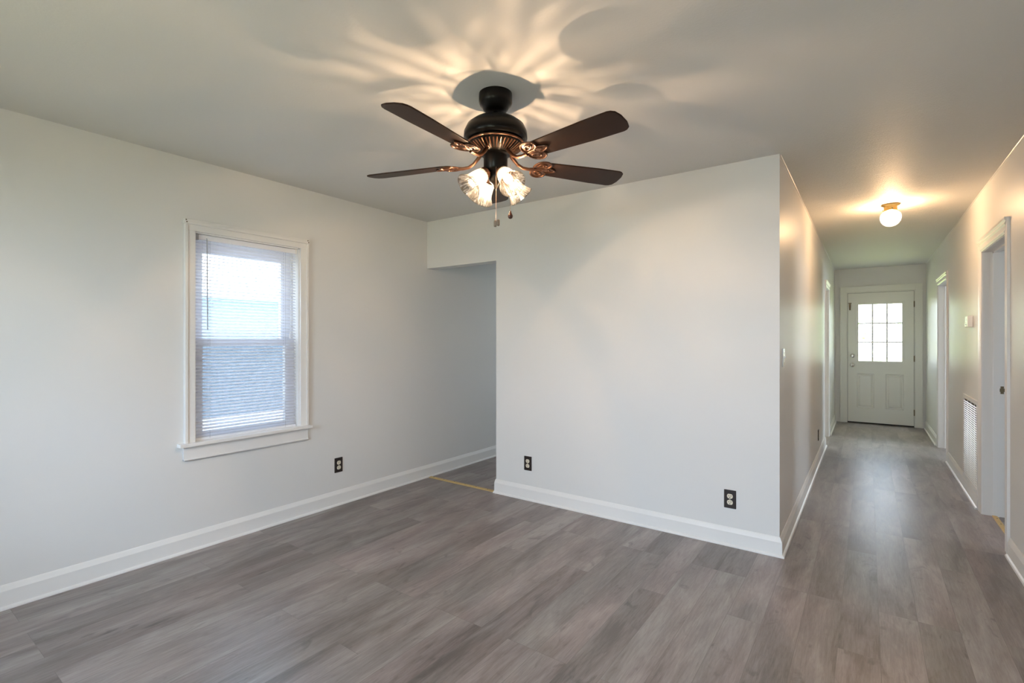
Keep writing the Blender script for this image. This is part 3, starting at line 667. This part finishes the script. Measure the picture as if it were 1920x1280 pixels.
for i, ad in enumerate(blade_angles):
    a = math.radians(ad)+A0
    Mz = Matrix.Rotation(a, 4, 'Z'); pitch = Matrix.Rotation(math.radians(-12), 4, 'X')
    Mb = Matrix.Translation((0, 0, Z(ZB))) @ Mz @ pitch
    o = MB(Mb).prism(blade_outline(), -0.0025, 0.0035).build('blade', M_blade, fan, bevel=0.0015)
    # blade iron: curved arm from the motor, then a lobed open plate under the blade root
    arm = MB(Mz)
    arm.tube([(0.070, 0, Z(2.172)), (0.088, 0, Z(2.152)), (0.110, 0, Z(2.130)), (0.135, 0, Z(2.118)), (0.165, 0, Z(2.116)), (0.192, 0, Z(2.1185))], [0.0095, 0.0088, 0.0078, 0.0075, 0.0078, 0.009], 10)
    arm.M = Mb
    zt = -0.0065
    arm.box(0.205, 0.262, -0.010, 0.010, zt-0.002, zt+0.004)
    loops = [
        [(0.190, 0.003), (0.186, 0.030), (0.204, 0.058), (0.236, 0.066), (0.262, 0.050), (0.262, 0.026), (0.240, 0.010), (0.212, 0.004)],
        [(0.190, -0.003), (0.186, -0.030), (0.204, -0.058), (0.236, -0.066), (0.262, -0.050), (0.262, -0.026), (0.240, -0.010), (0.212, -0.004)],
        [(0.236, 0.0), (0.252, 0.017), (0.276, 0.016), (0.302, 0.0), (0.276, -0.016), (0.252, -0.017)],
        [(0.204, 0.022), (0.214, 0.040), (0.232, 0.046), (0.244, 0.036), (0.232, 0.024), (0.216, 0.018)],
        [(0.204, -0.022), (0.214, -0.040), (0.232, -0.046), (0.244, -0.036), (0.232, -0.024), (0.216, -0.018)],
    ]
    for lp in loops[:3]:
        cx_ = sum(p[0] for p in lp)/len(lp); cy_ = sum(p[1] for p in lp)/len(lp)
        arm.prism([(q[0], q[1]) for q in bez([(x, y, 0) for x, y in lp], 16)], zt+0.001, zt+0.004)
    for lp in loops:
        arm.tube(bez([(x, y, zt) for x, y in lp], 16), 0.0042, 8, closed=True)
    for (x, y) in ((0.232, 0.030), (0.232, -0.030), (0.270, 0.0)):
        K = arm.M; arm.M = Mb @ Matrix.Translation((x, y, zt-0.004)); arm.lathe([(0, 0), (0.006, 0.001), (0.007, 0.004), (0.0, 0.005)], 12); arm.M = K
    arm.build('blade_iron', M_bronze_iron, fan, smooth=True)

# four arms, sockets, shades and bulbs
TILT = math.radians(48)
for i, ad in enumerate([213, 303, 33, 123]):
    a = math.radians(ad)+A0
    Mz = Matrix.Rotation(a, 4, 'Z')
    # neck of the socket
    neck = Vector((0.052, 0, Z(2.072)))
    ax = Vector((math.sin(TILT), 0, -math.cos(TILT)))
    mb = MB(Mz); mb.tube([(0.020, 0, Z(2.062)), (0.034, 0, Z(2.078)), tuple(neck)], [0.011, 0.012, 0.014], 12)
    Ms = Mz @ Matrix.Translation(neck) @ Vector((0, 0, 1)).rotation_difference(ax).to_matrix().to_4x4()
    mb.M = Ms; mb.lathe([(0, -0.010), (0.018, -0.008), (0.027, 0.000), (0.029, 0.012), (0.0285, 0.022), (0.024, 0.024), (0.014, 0.030), (0, 0.030)], 28)
    sock = mb.build('socket', M_bronze_iron, fan, smooth=True)
    # shade as its own object with local z along its axis
    prof_o = [(0.026, 0.008), (0.030, 0.014), (0.033, 0.022), (0.0365, 0.040), (0.039, 0.060), (0.0415, 0.078), (0.047, 0.096), (0.055, 0.112), (0.0615, 0.120)]
    prof_i = [(r-0.0018, z+0.0004) for r, z in prof_o]
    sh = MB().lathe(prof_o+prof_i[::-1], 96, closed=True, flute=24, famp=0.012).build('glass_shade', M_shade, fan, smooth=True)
    sh.matrix_local = Ms
    rim = MB().tube([(0.0607*math.cos(2*PI*k/48), 0.0607*math.sin(2*PI*k/48), 0.1203) for k in range(48)], 0.0016, 6, closed=True).build('rim', clear_glass('glass_rim', tint=(0.8, 0.8, 0.78), refl=1.6) if i == 0 else bpy.data.materials['glass_rim'], sh)
    blb = MB().lathe([(0, 0.026), (0.010, 0.028), (0.012, 0.040), (0.017, 0.054), (0.0205, 0.070), (0.0195, 0.084), (0.013, 0.095), (0.004, 0.100), (0, 0.1005)], 28).build('bulb', M_bulb, fan, smooth=True)
    blb.matrix_local = Ms
    p = Ms @ Vector((0, 0, 0.070))
    l = light('fan_bulb_light', 'POINT', tuple(p+Vector((FX, FY, ZC))), 26.5, (1.0, 0.68, 0.41), shadow_soft_size=0.003)

# pull chains
def chain(px, pz_top, pz_bot):
    mb = MB(); z = pz_top
    mb.tube([(px[0], px[1], pz_top), (px[0], px[1], pz_bot)], 0.0006, 5)
    while z > pz_bot:
        mb.lathe([(0, z), (0.0014, z-0.0014), (0, z-0.0028)], 6, cx=px[0], cy=px[1]); z -= 0.0042
    return mb
def at_view(r, f): v = RGT*r+FWD*f; return (v.x, v.y)
pa = at_view(0.004, -0.052)
ch = chain(pa, Z(2.09), Z(1.846)).build('pull_chain', M_chain, fan)
mb = MB(); mb.lathe([(0, Z(1.850)), (0.005, Z(1.848)), (0.0065, Z(1.844)), (0.0065, Z(1.822)), (0.004, Z(1.819)), (0, Z(1.818))], 14, cx=pa[0]-0.004*RGT.x, cy=pa[1]-0.004*RGT.y)
mb.lathe([(0, Z(1.853)), (0.005, Z(1.851)), (0.0065, Z(1.847)), (0.0065, Z(1.827)), (0.004, Z(1.824)), (0, Z(1.823))], 14, cx=pa[0]+0.010*RGT.x, cy=pa[1]+0.010*RGT.y)
mb.build('fob', mat('antique_nickel_fob', (0.35, 0.30, 0.26), 0.3, metal=0.9), ch, smooth=True)
pb = at_view(0.068, -0.050)
ch = chain(pb, Z(2.10), Z(1.892)).build('pull_chain', M_chain, fan)
MB().lathe([(0, Z(1.894)), (0.003, Z(1.892)), (0.005, Z(1.884)), (0.0105, Z(1.872)), (0.0115, Z(1.866)), (0.009, Z(1.859)), (0.004, Z(1.856)), (0, Z(1.8555))], 18, cx=pb[0], cy=pb[1]).build('fob', M_fob, ch, smooth=True)

# ------------------------------------------------------------------ hall ceiling light
HX, HY = 0.155, 5.20
hl = thing('ceiling_light', 'small lit glass globe light with brass collar on the hallway ceiling', 'ceiling light', (HX, HY, ZC))
MB().lathe([(0, 0), (0.063, 0), (0.064, -0.004), (0.060, -0.010), (0.050, -0.014), (0.046, -0.018), (0.045, -0.046), (0.048, -0.049), (0.047, -0.053), (0.041, -0.055), (0, -0.055)], 48).build('collar', M_brass, hl, smooth=True)
for k in range(3):
    a = 2*PI*k/3+0.7
    MB(Matrix.Rotation(a, 4, 'Z') @ Matrix.Translation((0.044, 0, -0.044)) @ Matrix.Rotation(PI/2, 4, 'Y')).lathe([(0, 0), (0.003, 0), (0.003, 0.008), (0.006, 0.009), (0.006, 0.013), (0, 0.014)], 10).build('thumb_screw', M_oldmetal, hl)
prof = [(0.042, -0.044), (0.043, -0.056), (0.054, -0.063), (0.067, -0.077), (0.073, -0.096), (0.073, -0.116), (0.067, -0.140), (0.055, -0.160), (0.037, -0.175), (0.017, -0.182), (0.0, -0.184)]
gm = MB().lathe(prof, 96, flute=32, famp=0.010)
gm.build('glass_globe', M_globe, hl, smooth=True)
light('hall_lamp', 'POINT', (HX, HY, ZC-0.115), 58, (1.0, 0.62, 0.32), shadow_soft_size=0.03)

# ------------------------------------------------------------------ outdoors
lawn = struct(MB().box(-40, 40, YE+0.17, 60, -0.55, -0.40), 'floor_lawn', M_lawn)
struct(MB().box(-8.2, XL-0.17, -20, YE+0.16, -0.55, -0.40), 'floor_driveway', M_concrete)
struct(MB().box(-40, 40, -40, YF-0.17, -0.56, -0.41), 'floor_front_yard', M_front_bounce)
struct(MB().box(-1.2, 1.5, YE+0.17, YE+1.4, -0.40, -0.06), 'floor_step', M_concrete)
nb = thing('neighbor_house', 'blue lap-sided house with pale roof seen through the window blind', 'house', (-9.0, 3.0, -0.40))
MB().box(-6, 0, -7, 9, 0.0, 0.40).build('foundation', M_white_ext, nb)
MB().box(-6, 0.03, -7.03, 9.03, 0.40, 2.55).build('siding_wall', M_siding, nb)
MB().rings([[(0.5, y, 2.50), (-3, y, 4.3), (-6.5, y, 2.50), (-6.5, y, 2.42), (0.5, y, 2.42)] for y in (-7.4, 9.4)]).build('roof', M_roof, nb)

def tree(label, x, y, h, r, seed):
    rnd = random.Random(seed)
    t = thing('tree', label, 'tree', (x, y, -0.42), 0, 'trees behind the back door')
    MB().tube([(0, 0, 0), (0.05, 0.02, h*0.3), (0.0, 0.05, h*0.6), (0.1, 0, h*0.85)], [0.16, 0.13, 0.09, 0.04], 10).build('trunk', M_bark, t, smooth=True)
    mb = MB()
    for k in range(2600):
        u = rnd.uniform(-1, 1); a = rnd.uniform(0, 2*PI); rr = r*(0.55+0.5*rnd.random())*(1+0.25*math.sin(3*a+seed)*math.cos(4*u))
        s_ = math.sqrt(1-u*u); c = Vector((rr*s_*math.cos(a), rr*s_*math.sin(a), h*0.62+rr*u*0.95))
        q = Vector((rnd.gauss(0, 1), rnd.gauss(0, 1), rnd.gauss(0, 1))).normalized(); w = q.orthogonal().normalized(); v_ = q.cross(w); sz = rnd.uniform(0.07, 0.14)
        mb.add([tuple(c-w*sz), tuple(c-v_*sz*0.5), tuple(c+w*sz), tuple(c+v_*sz*0.5)], [(0, 1, 2, 3)])
    mb.build('foliage', M_leaf, t)
tree('pale leafy tree showing through the left panes of the back door', -2.2, 26.0, 3.4, 1.7, 1)
tree('pale leafy tree showing through the right panes of the back door', 3.4, 24.0, 3.8, 1.9, 5)
